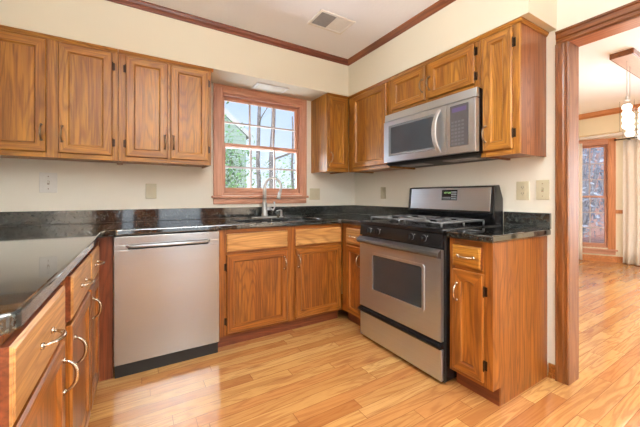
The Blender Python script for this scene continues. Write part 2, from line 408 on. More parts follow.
def sash_parts(root, x0, w_, *a, **k):
    before = set(bpy.data.objects)
    double_hung(root, w_, *a, **k)
    for o in set(bpy.data.objects) - before:
        if o.parent == root: o.location.x += x0
sash_parts(win, 0.022, w - 0.044, WZ0 + 0.021, WZ1 - 0.023, 1.595, 3, 2, 'win_v', 'win_h', 'muntin')

# ------------------------------------------------------------------ cabinets
def bow_pull(parent, x, y, z, vertical=True, L=0.095, out=0.03, mat='nickel'):
    m = MB(); n = 12; pts = []; rad = []
    for i in range(n + 1):
        t = -1 + 2 * i / n; d = out * (1 - abs(t) ** 2.6) ** 0.8 if abs(t) < 1 else 0
        p = t * L / 2
        pts.append((0, -d - 0.002, p) if vertical else (p, -d - 0.002, 0)); rad.append(0.0036 + 0.0022 * (1 - t * t))
    m.tube(pts, rad, 8)
    for e in (-1, 1):
        q = e * L / 2
        a = (0, 0.001, q) if vertical else (q, 0.001, 0); b = (0, -0.005, q) if vertical else (q, -0.005, 0)
        m.cyl(a, b, 0.008, 10)
    o = m.build('handle', mat, parent, smooth=True); o.location = (x, y, z); return o
def hinge(parent, x, z, side):
    m = MB(); m.box(-0.002 if side > 0 else -0.013, 0.013 if side > 0 else 0.002, -0.003, 0.0, -0.025, 0.025)
    m.cyl((0, -0.012, -0.024), (0, -0.012, 0.024), 0.0045, 8); m.cyl((0, -0.012, -0.03), (0, -0.012, 0.03), 0.0028, 8)
    o = m.build('hinge', 'bronze', parent); o.location = (x, -0.001, z); return o
def door(cab, x0, x1, z0, z1, mv, mh, pull=None, hinges=0, arch=0.0, fw=0.05):
    """pull: (x, z) in cabinet frame; hinges: -1 left, 1 right"""
    W_, H_ = x1 - x0, z1 - z0; n = 14
    def loop(i, y, ar=0.0):
        p = [(i, y, i), (W_ - i, y, i)]
        for k in range(n + 1):
            t = k / n; xx = (W_ - i) + (2 * i - W_) * t
            p.append((xx, y, H_ - i - ar * (abs(2 * t - 1) ** 2.0)))
        return p
    L = [loop(0, -0.001), loop(0, -0.014), loop(0.005, -0.020), loop(fw, -0.020, arch), loop(fw + 0.007, -0.009, arch), loop(fw + 0.012, -0.0085, arch)]
    m = MB(); R = [[m.bm.verts.new(q) for q in l] for l in L]; N = len(R[0])
    m.face(R[0][::-1], 0)
    for ri, (a, b) in enumerate(zip(R, R[1:])):
        for i in range(N):
            side = (i == 1 or i == N - 1)
            mi = 0 if (side or ri >= 5) else 1
            m.face([a[i], a[(i + 1) % N], b[(i + 1) % N], b[i]], mi)
    m.face(R[-1], 0)
    d = m.build('door', [mv, mh], cab); d.location = (x0, 0, z0)
    if pull: bow_pull(d, pull[0] - x0, -0.020, pull[1] - z0, mat='pewter' if z0 > 1 else 'nickel')
    if hinges:
        for zz in (0.09 if H_ > 0.35 else 0.05, H_ - (0.09 if H_ > 0.35 else 0.05)):
            hinge(d, W_ + 0.002 if hinges > 0 else -0.002, zz, hinges)
    return d
def drawer(cab, x0, x1, z0, z1, mat, pull=True, lip=0.006):
    W_, H_ = x1 - x0, z1 - z0; m = MB()
    def loop(i, y): return [(i, y, i), (W_ - i, y, i), (W_ - i, y, H_ - i), (i, y, H_ - i)]
    m.rings([loop(0, -0.001), loop(0, -0.015)], mi=1)
    m.rings([loop(0, -0.015), loop(0.004, -0.018), loop(lip, -0.018), loop(lip + 0.004, -0.021)], cap=False)
    m.face([m.bm.verts.new(q) for q in loop(lip + 0.004, -0.021)], 0)
    bmesh.ops.remove_doubles(m.bm, verts=m.bm.verts[:], dist=1e-5)
    d = m.build('drawer', [mat, 'lo_dark'], cab); d.location = (x0, 0, z0)
    if pull: bow_pull(d, W_ / 2, -0.021, H_ / 2, False)
    return d

def wall_cabinet(label, loc, rz, w, doors, z0=UB, z1=SOF, depth=0.318, ends=(0, 0), cap=(0, 0), stiles=None, gap=(0, 0), group='oak wall cabinets', body='up_v'):
    t = thing('wall_cabinet', label, 'cabinet', loc, rz, group)
    H = z1 - z0; g = 0.0008
    m = MB(); m.box(g, w - g, 0.020, depth, z0 + 0.012, z1 - 0.002); m.box(g, 0.018, 0.02, depth, z0, z0 + 0.012); m.box(w - 0.018, w - g, 0.02, depth, z0, z0 + 0.012)
    m.build('body', [body], t)
    m = MB(); st = stiles or [(0, 0.03), (w - 0.03, w)]
    for a, b in st: m.box(max(a, g), min(b, w - g), 0.0, 0.0195, z0, z1 - 0.002, 0)
    xs = sorted(st)
    for (a, b), (c_, d_) in zip(xs, xs[1:]):
        m.box(b, c_, 0.0, 0.0195, z0, z0 + 0.038, 1); m.box(b, c_, 0, 0.0195, z1 - 0.05, z1 - 0.002, 1)
    m.build('face_frame', ['up_v', 'up_h'], t, bevel=0.0012)
    # small cap moulding under the soffit
    m = MB(); pr = [(0, z1 - 0.024), (-0.005, z1 - 0.024), (-0.009, z1 - 0.016), (-0.014, z1 - 0.010), (-0.014, z1 - 0.002), (0, z1 - 0.002)]
    m.prism(pr, 'x', g - (0.014 if cap[0] else 0) + gap[0], w - g + (0.014 if cap[1] else 0) - gap[1])
    m.build('top_moulding', 'up_h', t)
    if cap[1]:
        m = MB(); m.prism([(w - o - 0.0, z) for o, z in pr], 'y', 0.0, depth); m.build('top_moulding', 'up_y', t)
    if cap[0]:
        m = MB(); m.prism([(o + 0.0, z) for o, z in pr], 'y', 0.0, depth); m.build('top_moulding', 'up_y', t)
    for d in doors: door(t, *d[:4], 'up_v', 'up_h', *d[4:])
    return t
ZD0, ZD1 = 1.394, 2.098
YF = -0.324
# window wall, left of the window (local x = world x - origin)
wall_cabinet('oak wall cabinet at the left frame edge, two doors meeting at a wide stile', (-3.019, YF, 0), 0, 0.716,
    [(0.043, 0.340, ZD0, ZD1, (0.318, 1.515), 0), (0.398, 0.684, ZD0, ZD1, (0.418, 1.515), 1)], stiles=[(0, 0.06), (0.325, 0.415), (0.67, 0.716)])
wall_cabinet('oak wall cabinet directly left of the window, its two doors meeting in the middle', (-2.302, YF, 0), 0, 0.622,
    [(0.044, 0.308, ZD0, ZD1, (0.288, 1.515), -1), (0.326, 0.596, ZD0, ZD1, (0.346, 1.515), 1)], cap=(0, 1), stiles=[(0, 0.05), (0.305, 0.33), (0.59, 0.622)])
# right of the window, in the corner
wall_cabinet('narrow single-door oak wall cabinet right of the window, facing the room in the corner', (-0.586, YF, 0), 0, 0.26,
    [(0.012, 0.236, ZD0, ZD1, (0.035, 1.50), 0)], stiles=[(0, 0.025), (0.225, 0.26)], depth=0.322)
# range wall (front faces -X): local x runs toward -Y
wall_cabinet('single-door oak wall cabinet between the corner and the microwave', (YF, -0.326, 0), -PI / 2, 0.590,
    [(0.084, 0.562, ZD0, ZD1, None, 0)], stiles=[(0, 0.1), (0.55, 0.59)], gap=(0.0, 0))
wall_cabinet('short two-door oak wall cabinet above the microwave', (YF, -0.917, 0), -PI / 2, 0.810,
    [(0.036, 0.384, 1.838, ZD1, (0.366, 1.95), 0), (0.414, 0.776, 1.838, ZD1, (0.432, 1.95), 1)], z0=1.812, stiles=[(0, 0.045), (0.375, 0.425), (0.765, 0.81)])
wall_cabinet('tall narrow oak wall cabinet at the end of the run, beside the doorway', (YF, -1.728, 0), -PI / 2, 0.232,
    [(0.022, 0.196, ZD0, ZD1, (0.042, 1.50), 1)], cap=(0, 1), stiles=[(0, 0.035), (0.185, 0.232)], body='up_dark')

# base cabinets
def base_cabinet(label, loc, rz, w, fronts, depth=0.595, stiles=None, right_panel=False, left_panel=False, rails=True, group='oak base cabinets', zt=0.872, ldr='ld_h', hollow=None):
    t = thing('base_cabinet', label, 'cabinet', loc, rz, group); g = 0.0008
    m = MB()
    if hollow:
        m.box(g, w - g, 0.02, depth, 0.1, 0.6); m.box(g, 0.02, 0.02, depth, 0.6, zt); m.box(w - 0.02, w - g, 0.02, depth, 0.6, zt)
    else: m.box(g, w - g, 0.02, depth, 0.1, zt)
    m.build('body', 'lo_v', t)
    for flag, xa, xb in ((left_panel, -0.004, g), (right_panel, w - g, w + 0.004)):
        if flag:
            m = MB(); P = [(0.0, 0.1), (0.0, zt), (depth, zt), (depth, 0), (0.07, 0), (0.07, 0.1)]
            m.prism(P, 'x', xa, xb); m.build('side_panel', 'lo_v', t)
    m = MB(); st = stiles or [(0, 0.03), (w - 0.03, w)]
    for a, b in st: m.box(max(a, g), min(b, w - g), 0, 0.0195, 0.1, zt, 0)
    for (a, b), (c_, d_) in zip(st, st[1:]):
        m.box(b, c_, 0, 0.0195, 0.1, 0.125, 1); m.box(b, c_, 0, 0.0195, zt - 0.03, zt, 1); m.box(b, c_, 0, 0.0195, 0.68, 0.72, 1)
    m.build('face_frame', ['lo_v', 'lo_h'], t, bevel=0.001)
    m = MB(); m.box(g, w - g, 0.065, 0.085, 0, 0.0995); m.build('toe_kick', 'lo_dark', t)
    for f in fronts:
        if f[0] == 'drawer': drawer(t, f[1], f[2], f[3], f[4], f[5] if len(f) > 5 else ldr, f[6] if len(f) > 6 else True)
        else: door(t, f[1], f[2], f[3], f[4], 'lo_v', 'lo_h', f[5], f[6], f[7] if len(f) > 7 else 0.0)
    return t
YB = -0.61
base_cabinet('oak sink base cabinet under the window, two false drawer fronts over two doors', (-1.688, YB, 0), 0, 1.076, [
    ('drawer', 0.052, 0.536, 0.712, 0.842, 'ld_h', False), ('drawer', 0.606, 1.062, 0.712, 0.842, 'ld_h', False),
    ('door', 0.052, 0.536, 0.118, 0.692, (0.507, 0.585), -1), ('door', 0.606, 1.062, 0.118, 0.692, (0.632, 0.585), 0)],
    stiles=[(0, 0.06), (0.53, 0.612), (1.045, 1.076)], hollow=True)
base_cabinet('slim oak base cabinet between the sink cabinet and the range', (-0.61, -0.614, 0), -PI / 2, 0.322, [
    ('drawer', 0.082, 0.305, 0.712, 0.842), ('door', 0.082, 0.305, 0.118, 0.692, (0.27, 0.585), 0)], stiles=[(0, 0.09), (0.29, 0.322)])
base_cabinet('oak end base cabinet right of the range, one drawer over an arched door', (-0.61, -1.712, 0), -PI / 2, 0.252, [
    ('drawer', 0.030, 0.200, 0.722, 0.840, M['up_h']), ('door', 0.030, 0.212, 0.128, 0.700, (0.062, 0.575), 1, 0.014)],
    stiles=[(0, 0.035), (0.2, 0.252)], right_panel=True)
# base shoe under the end cabinet
# left run, very slightly out of square with the window wall
LRZ = PI / 2 - 0.0128
dx, dy = math.cos(LRZ), math.sin(LRZ)
LO_ = Vector((-2.408, -2.116, 0))
def lrun(s): return (LO_.x + dx * s, LO_.y + dy * s, 0)
base_cabinet('oak base cabinet at the near left corner of the frame, drawer over door', lrun(0), LRZ, 0.500, [
    ('drawer', 0.002, 0.446, 0.700, 0.850), ('door', 0.002, 0.446, 0.118, 0.684, (0.415, 0.585), 0)], stiles=[(0, 0.03), (0.43, 0.50)], left_panel=True, zt=0.876)
base_cabinet('middle oak base cabinet of the left run, drawer over door', lrun(0.501), LRZ, 0.500, [
    ('drawer', 0.056, 0.488, 0.700, 0.850), ('door', 0.056, 0.488, 0.118, 0.684, (0.088, 0.585), 0)], stiles=[(0, 0.07), (0.47, 0.50)], zt=0.876)
base_cabinet('oak base cabinet of the left run beside the dishwasher corner, drawer over door', lrun(1.002), LRZ, 0.49, [
    ('drawer', 0.018, 0.326, 0.700, 0.850), ('door', 0.018, 0.326, 0.118, 0.684, (0.046, 0.585), 0)], stiles=[(0, 0.03), (0.31, 0.49)], zt=0.876)
m = MB(); m.box(-2.388, -2.318, -0.60, -0.58, 0.0, 0.872); o = m.build('corner_filler', 'rd_v', bevel=0.001)
tag(o, 'narrow reddish oak filler strip left of the dishwasher', 'filler strip')

# ------------------------------------------------------------------ countertops
def slab(name, outer, hole, z0, z1, mat, bevel=0.008, parent=None):
    bm = bmesh.new()
    def ring(pts):
        v = [bm.verts.new((p[0], p[1], z0)) for p in pts]
        return [bm.edges.new((v[i], v[(i + 1) % len(v)])) for i in range(len(v))]
    E = ring(outer)
    for hp in hole: E += ring(hp)
    bmesh.ops.triangle_fill(bm, use_beauty=True, edges=E)
    bmesh.ops.dissolve_limit(bm, angle_limit=0.01, verts=bm.verts[:], edges=bm.edges[:])
    r = bmesh.ops.extrude_face_region(bm, geom=bm.faces[:])
    bmesh.ops.translate(bm, verts=[v for v in r['geom'] if isinstance(v, bmesh.types.BMVert)], vec=(0, 0, z1 - z0))
    bmesh.ops.recalc_face_normals(bm, faces=bm.faces[:])
    me = bpy.data.meshes.new(name); bm.to_mesh(me); bm.free(); me.materials.append(M[mat])
    o = bpy.data.objects.new(name, me); COL.objects.link(o); o.parent = parent
    if bevel:
        b = o.modifiers.new('bevel', 'BEVEL'); b.width = bevel; b.segments = 3; b.limit_method = 'ANGLE'; b.angle_limit = 0.7
    return o
outer = [(-3.018, -0.002), (-3.018, -2.16), (-2.402, -2.138), (-2.385, -2.130), (-2.377, -2.112), (-2.362, -0.735), (-2.350, -0.700), (-2.300, -0.648), (-2.270, -0.645),
         (-0.672, -0.645), (-0.652, -0.655), (-0.645, -0.675), (-0.645, -0.937), (-0.002, -0.937), (-0.002, -0.002)]
def rrect(x0, x1, y0, y1, r, n=4):
    out = []
    for cx_, cy_, a in ((x1 - r, y1 - r, 0), (x0 + r, y1 - r, PI / 2), (x0 + r, y0 + r, PI), (x1 - r, y0 + r, 1.5 * PI)):
        for i in range(n + 1): out.append((cx_ + r * math.cos(a + PI / 2 * i / n), cy_ + r * math.sin(a + PI / 2 * i / n)))
    return out
SX0, SX1, SY0, SY1 = -1.50, -0.78, -0.56, -0.17
o = slab('countertop', outer, [rrect(SX0, SX1, SY0, SY1, 0.05)], 0.8765, CT, 'granite')
tag(o, 'polished black granite countertop wrapping from the left run past the sink to the range', 'countertop')
o = slab('countertop', [(-0.645, -1.709), (-0.645, -1.985), (-0.002, -1.985), (-0.002, -1.709)], [], 0.8765, CT, 'granite')
tag(o, 'small black granite countertop with a light rounded edge, right of the range', 'countertop')
def splash(x0, x1, y0, y1, label, z1=1.012):
    m = MB(); m.box(x0, x1, y0, y1, CT + 0.0005, z1); o = m.build('backsplash', 'granite', bevel=0.002); tag(o, label, 'backsplash', 'granite backsplashes')
splash(-3.018, -0.0225, -0.022, -0.001, 'long low black granite backsplash under the window')
splash(-0.022, -0.001, -0.937, -0.001, 'black granite backsplash between the room corner and the range')
splash(-0.022, -0.001, -1.985, -1.709, 'short black granite backsplash right of the range, below the two switch plates')
# undermount sink
m = MB()
R1 = rrect(SX0 - 0.015, SX1 + 0.015, SY0 - 0.015, SY1 + 0.015, 0.06); R2 = rrect(SX0 + 0.004, SX1 - 0.004, SY0 + 0.004, SY1 - 0.004, 0.05); R3 = rrect(SX0 + 0.02, SX1 - 0.02, SY0 + 0.02, SY1 - 0.02, 0.05)
m.rings([[(x, y, 0.874) for x, y in R1], [(x, y, 0.874) for x, y in R2], [(x, y, 0.70) for x, y in R3], [(x, y, 0.69) for x, y in rrect(SX0 + 0.05, SX1 - 0.05, SY0 + 0.05, SY1 - 0.05, 0.03)]], True, False)
m.face([m.bm.verts.new((x, y, 0.69)) for x, y in rrect(SX0 + 0.05, SX1 - 0.05, SY0 + 0.05, SY1 - 0.05, 0.03)])
o = m.build('sink', 'steel', smooth=False); tag(o, 'stainless steel undermount sink set in the granite below the window', 'sink')

# faucet
FX, FY = -1.150, -0.105
t = thing('faucet', 'brushed gooseneck pull-down kitchen faucet standing behind the sink', 'faucet', (FX, FY, CT + 0.0005))
m = MB(); m.prism([(x, y) for x, y in rrect(-0.125, 0.125, -0.03, 0.03, 0.029, 6)], 'z', 0, 0.008); m.build('base_plate', 'chrome', t, bevel=0.002)
m = MB()
m.tube([(0, 0, 0.008), (0, 0, 0.03), (0, 0, 0.034), (0, 0, 0.12), (0, 0, 0.125), (0, 0, 0.15)], [0.03, 0.03, 0.026, 0.024, 0.027, 0.018], 20)
m.build('body', 'chrome', t, smooth=True)
ang = -0.35  # the spout swings out over the sink
ca, sa = math.cos(-0.45), math.sin(-0.45)
pts = [(0, 0, 0.14), (0, 0, 0.22), (0, 0, 0.28)]; rr_ = 0.078
for i in range(1, 13):
    a = PI - (PI * 1.14) * i / 12; d = rr_ + rr_ * math.cos(a); pts.append((ca * d, sa * d, 0.285 + rr_ * math.sin(a) * 1.15))
m = MB(); m.tube(pts, [0.0175] * 3 + [0.0125] * 12, 14); m.build('spout', 'chrome', t, smooth=True)
e = Vector(pts[-1]); dv = (Vector(pts[-1]) - Vector(pts[-2])).normalized()
m = MB(); m.tube([e, e + dv * 0.02, e + dv * 0.05, e + dv * 0.075], [0.0135, 0.0155, 0.017, 0.020], 14); m.build('spray_head', 'chrome', t, smooth=True)
m = MB(); m.cyl((0.018, 0, 0.085), (0.06, -0.005, 0.085), 0.017, 14)
m.tube([(0.055, -0.005, 0.085), (0.085, -0.01, 0.07), (0.098, -0.012, 0.10), (0.094, -0.012, 0.15)], [0.012, 0.009, 0.007, 0.009], 10)
m.build('lever', 'chrome', t, smooth=True)
t = thing('soap_dispenser', 'small brushed soap dispenser pump right of the faucet', 'soap dispenser', (-0.985, -0.12, CT + 0.0005))
m = MB(); m.tube([(0, 0, 0), (0, 0, 0.006), (0, 0, 0.008), (0, 0, 0.045)], [0.02, 0.02, 0.011, 0.010], 14); m.build('body', 'chrome', t, smooth=True)
m = MB(); m.tube([(0, 0, 0.045), (0, 0, 0.062), (-0.01, -0.004, 0.068), (-0.055, -0.02, 0.062)], [0.008, 0.009, 0.007, 0.005], 10); m.build('nozzle', 'chrome', t, smooth=True)

# ------------------------------------------------------------------ dishwasher
t = thing('dishwasher', 'brushed stainless dishwasher with a recessed towel-bar handle and black kick plate', 'dishwasher', (-2.313, -0.632, 0))
w = 0.623
m = MB(); m.box(0.002, w - 0.002, 0.03, 0.60, 0.1, 0.872); m.build('body', 'blackmat', t)
m = MB(); m.box(0, w, 0, 0.028, 0.082, 0.785); m.box(0, 0.075, 0, 0.028, 0.785, 0.815); m.box(w - 0.075, w, 0, 0.028, 0.785, 0.815)
m.box(0, w, 0.0, 0.028, 0.815, 0.868)
m.build('door', 'steel_door', t, bevel=0.002)
m = MB(); m.box(0.075, w - 0.075, 0.022, 0.0279, 0.7851, 0.8149); m.build('handle_recess', 'blackmat', t)
m = MB(); m.tube([(0.07, -0.004, 0.808), (0.09, -0.022, 0.806), (w - 0.09, -0.022, 0.806), (w - 0.07, -0.004, 0.808)], 0.009, 10); m.build('handle', 'steel', t, smooth=True)
m = MB(); m.box(0.005, w - 0.005, 0.018, 0.03, 0.0, 0.08); m.build('kick_plate', 'kick', t)

# ------------------------------------------------------------------ range
RW = 0.760
t = thing('gas_range', 'stainless and black gas range with four burners and a raised back panel', 'stove', (-0.66, -0.944, 0), -PI / 2)
# local: x 0..RW (toward -Y), y 0 front .. 0.655 wall
m = MB(); m.box(0.0, RW, 0.03, 0.645, 0.02, 0.895); m.build('body', 'black', t, bevel=0.003)
for lx in (0.04, RW - 0.04):
    for ly in (0.08, 0.6):
        m = MB(); m.cyl((lx, ly, 0), (lx, ly, 0.02), 0.015, 12); m.build('leg', 'blackmat', t)
m = MB(); m.box(0.0, RW, 0.012, 0.03, 0.02, 0.885); m.build('front_frame', 'blackmat', t)
m = MB(); m.box(-0.001, RW + 0.001, -0.008, 0.58, 0.896, 0.922)
m.build('cooktop', 'black', t, bevel=0.006)
# sloped control panel
m = MB(); m.prism([(-0.012, 0.814), (-0.004, 0.893), (0.03, 0.893), (0.03, 0.814)], 'x', 0.001, RW - 0.001); cp = m.build('control_panel', 'black', t, bevel=0.002)
for kx in (0.113, 0.210, 0.528, 0.628):
    m = MB(); m.tube([(0, 0, 0), (0, -0.006, 0), (0, -0.007, 0), (0, -0.026, 0), (0, -0.028, 0)], [0.021, 0.021, 0.0165, 0.0145, 0.012], 20)
    m.box(-0.004, 0.004, -0.034, -0.02, -0.015, 0.015)
    k_ = m.build('knob', ['black'], cp); k_.location = (kx, -0.009, 0.857)
    m = MB(); n = 20; m.rings([[(0.0215 * math.cos(2 * PI * i / n), 0.0, 0.0215 * math.sin(2 * PI * i / n)) for i in range(n)], [(0.0215 * math.cos(2 * PI * i / n), -0.003, 0.0215 * math.sin(2 * PI * i / n)) for i in range(n)]])
    m.build('knob_ring', 'greybtn', k_)
    m = MB(); m.box(0.027, 0.031, -0.0105, -0.009, 0.014, 0.018); mk = m.build('dial_mark', 'white', cp); mk.location = (kx, -0.001, 0.857)
# oven door
m = MB(); x0, x1, z0, z1 = 0.144, 0.631, 0.405, 0.690
m.box(0.004, x0, -0.014, 0.011, 0.262, 0.800); m.box(x1, RW - 0.004, -0.014, 0.011, 0.262, 0.800)
m.box(x0, x1, -0.014, 0.011, 0.262, z0); m.box(x0, x1, -0.014, 0.011, z1, 0.800)
od = m.build('oven_door', 'steel', t)
m = MB(); oring = rrect(x0 - 0.006, x1 + 0.006, z0 - 0.006, z1 + 0.006, 0.022, 5); iring = rrect(x0 + 0.012, x1 - 0.012, z0 + 0.012, z1 - 0.012, 0.014, 5)
m.rings([[(x, -0.0141, z) for x, z in oring], [(x, -0.019, z) for x, z in oring], [(x, -0.019, z) for x, z in iring], [(x, -0.0105, z) for x, z in iring]], True, False)
m.build('window_frame', 'steel', od)
m = MB(); m.box(x0 + 0.0, x1 - 0.0, -0.010, -0.004, z0 + 0.0, z1 - 0.0); m.build('oven_window', 'glassblk', od)
m = MB(); m.prism([(-0.014, 0.752), (-0.040, 0.756), (-0.050, 0.770), (-0.046, 0.786), (-0.016, 0.806), (-0.014, 0.806)], 'x', 0.002, RW - 0.002)
m.build('handle', steel('grey_handle_steel', rgb(128, 130, 132), 'x', 0.3), od, bevel=0.002)
# lower drawer with black lip
m = MB(); m.box(0.004, RW - 0.004, -0.010, 0.011, 0.030, 0.216); dr = m.build('storage_drawer', 'steel', t, bevel=0.004)
m = MB(); m.prism([(0.011, 0.217), (-0.026, 0.219), (-0.036, 0.232), (-0.030, 0.246), (0.011, 0.259)], 'x', 0.002, RW - 0.002); m.build('handle', 'black', dr, bevel=0.004)
# backguard
m = MB(); m.prism([(0.555, 0.922), (0.530, 1.00), (0.548, 1.188), (0.60, 1.196), (0.645, 1.10), (0.645, 0.896), (0.59, 0.896)], 'x', 0.0, RW)
bgd = m.build('back_panel', 'black', t, bevel=0.006)
m = MB(); m.prism([(0.5290, 1.013), (0.5460, 1.180), (0.5435, 1.180), (0.5265, 1.013)], 'x', 0.030, RW - 0.026); m.build('steel_fascia', 'steel', bgd, bevel=0.0015)
def bgpt(z): return 0.5265 + (z - 1.013) / (1.180 - 1.013) * 0.017
m = MB(); m.prism([(bgpt(1.085) - 0.0006, 1.085), (bgpt(1.165) - 0.0006, 1.165), (bgpt(1.165) - 0.003, 1.165), (bgpt(1.085) - 0.003, 1.085)], 'x', 0.345, 0.479); dp = m.build('control_display', 'black', bgd)
m = MB()
for i in range(6):
    for j in range(2):
        xx = 0.353 + i * 0.0125; zz = 1.092 + j * 0.012; m.box(xx, xx + 0.009, bgpt(zz) - 0.0045, bgpt(zz) - 0.0028, zz, zz + 0.006)
for i in range(4):
    for j in range(4):
        xx = 0.431 + i * 0.0115; zz = 1.092 + j * 0.017; m.box(xx, xx + 0.008, bgpt(zz) - 0.0045, bgpt(zz) - 0.0028, zz, zz + 0.011)
m.build('button', 'greybtn', dp)
m = MB()   # 7-segment clock digits
def seg7(mb, x, z, s, d, y):
    on = {'1': 'bc', '2': 'abged', '0': 'abcdef', '5': 'afgcd'}[d]; a = s * 0.5; h_ = s; tt = s * 0.14
    R_ = {'a': (0, a, h_ - tt, h_), 'd': (0, a, 0, tt), 'g': (0, a, h_ / 2 - tt / 2, h_ / 2 + tt / 2), 'f': (0, tt, h_ / 2, h_), 'e': (0, tt, 0, h_ / 2), 'b': (a - tt, a, h_ / 2, h_), 'c': (a - tt, a, 0, h_ / 2)}
    for q in on: r = R_[q]; mb.box(x + r[0], x + r[1], y - 0.0008, y, z + r[2], z + r[3])
for i, dgt in enumerate('1250'): seg7(m, 0.361 + i * 0.016 + (0.004 if i > 1 else 0), 1.132, 0.018, dgt, bgpt(1.14) - 0.0026)
m.build('clock_digits', 'display_g', dp)
# burners and grates
for gi, gx in enumerate((0.055, 0.405)):
    m = MB(); gw, y0, y1, zt_ = 0.30, 0.06, 0.50, 0.952
    r = 0.006
    def bar(a, b): m.tube([a, b], r, 6)
    for yy in (y0, (y0 + y1) / 2, y1): bar((gx, yy, zt_), (gx + gw, yy, zt_))
    for xx in (gx, gx + gw): bar((xx, y0, zt_), (xx, y1, zt_))
    for cyy in (y0 + 0.11, y1 - 0.11):
        cxx = gx + gw / 2
        bar((gx, cyy, zt_), (cxx - 0.035, cyy, zt_)); bar((gx + gw, cyy, zt_), (cxx + 0.035, cyy, zt_))
        bar((cxx, cyy + 0.11, zt_), (cxx, cyy + 0.035, zt_)); bar((cxx, cyy - 0.11, zt_), (cxx, cyy - 0.035, zt_))
    for xx in (gx, gx + gw):
        for yy in (y0, (y0 + y1) / 2, y1): bar((xx, yy, zt_), (xx, yy, 0.9225))
    m.build('grate', 'iron', t, smooth=True)
    for cyy in (y0 + 0.11, y1 - 0.11):
        m = MB(); m.tube([(0, 0, 0), (0, 0, 0.008), (0, 0, 0.009), (0, 0, 0.018), (0, 0, 0.021)], [0.045, 0.045, 0.036, 0.036, 0.03], 20)
        b_ = m.build('burner', 'blackmat', t); b_.location = (gx + gw / 2, cyy, 0.922)

# ------------------------------------------------------------------ over-the-range microwave
t = thing('microwave', 'stainless over-the-range microwave with a curved vertical handle, mounted under the cabinet', 'microwave', (-0.392, -0.931, 0), -PI / 2)
w = 0.812; z0, z1 = 1.385, 1.796
m = MB(); m.box(0.0, w, 0.03, 0.375, z0 + 0.004, z1); m.build('body', 'black', t, bevel=0.003)
m = MB(); m.prism([(-0.005, z1 - 0.058), (0.003, z1), (0.029, z1), (0.029, z1 - 0.058)], 'x', 0.0, w); m.build('vent_panel', 'steel', t, bevel=0.002)
m = MB(); dz0, dz1 = z0 + 0.012, z1 - 0.0645; dw = 0.605
wx0, wx1, wz0, wz1 = 0.055, 0.515, z0 + 0.060, z1 - 0.100
m.box(0.0, wx0, -0.012, 0.029, dz0, dz1); m.box(wx1, dw, -0.012, 0.029, dz0, dz1); m.box(wx0, wx1, -0.012, 0.029, dz0, wz0); m.box(wx0, wx1, -0.012, 0.029, wz1, dz1)
md = m.build('door', 'steel', t)
m = MB(); m.box(wx0, wx1, -0.0105, -0.004, wz0, wz1); gl_ = m.build('door_glass', 'mwglass', md)
m = MB()
for a in ((wx0, wx0 + 0.025, wz0, wz1), (wx1 - 0.012, wx1, wz0, wz1), (wx0 + 0.025, wx1 - 0.012, wz0, wz0 + 0.018), (wx0 + 0.025, wx1 - 0.012, wz1 - 0.018, wz1)): m.box(a[0], a[1], -0.0118, -0.0104, a[2], a[3])
m.build('glass_border', plain('charcoal_border', rgb(120, 124, 130), 0.2), md)
m = MB(); n = 14; hx = 0.548
R_ = []
for i in range(n + 1):
    tt = -1 + 2 * i / n; d = 0.046 * (1 - abs(tt) ** 2.4); z = (dz0 + dz1) / 2 + tt * 0.148
    yy = -0.013 - d; ww = 0.016 + 0.003 * (1 - abs(tt)); xx = hx - 0.012 * (1 - tt * tt)
    R_.append([(xx - ww, yy + 0.008, z), (xx - ww * 0.8, yy, z), (xx + ww * 0.8, yy, z), (xx + ww, yy + 0.008, z)])
m.rings(R_); m.build('handle', 'chrome', md, bevel=0.002)
m = MB(); m.box(dw + 0.002, w, -0.012, 0.029, dz0, dz1); mc = m.build('control_panel', 'steel', t, bevel=0.002)
m = MB(); m.box(dw + 0.03, w - 0.045, -0.0135, -0.0122, dz0 + 0.045, dz1 - 0.02); kp = m.build('keypad', plain('smoke_grey_keypad', rgb(84, 82, 86), 0.3), mc)
m = MB(); m.box(dw + 0.045, w - 0.06, -0.0142, -0.0136, dz1 - 0.065, dz1 - 0.037); m.build('display', 'display', kp)
m = MB()
for i in range(4):
    for j in range(7):
        xx = dw + 0.04 + i * 0.0245; zz = dz0 + 0.055 + j * 0.024; m.box(xx, xx + 0.017, -0.0142, -0.0136, zz, zz + 0.013)
m.build('button', plain('pale_grey_keys', rgb(112, 110, 116), 0.4), kp)
m = MB(); m.prism([(0.0, z0 + 0.003), (0.03, z0 - 0.012), (0.37, z0 - 0.012), (0.37, z0 + 0.003)], 'x', 0.01, w - 0.01); mb_ = m.build('base_grille', 'blackmat', t)
for a in (0.08, 0.50):
    m = MB(); m.box(a, a + 0.24, 0.09, 0.22, z0 - 0.0165, z0 - 0.0125); m.build('filter', 'louver', mb_)

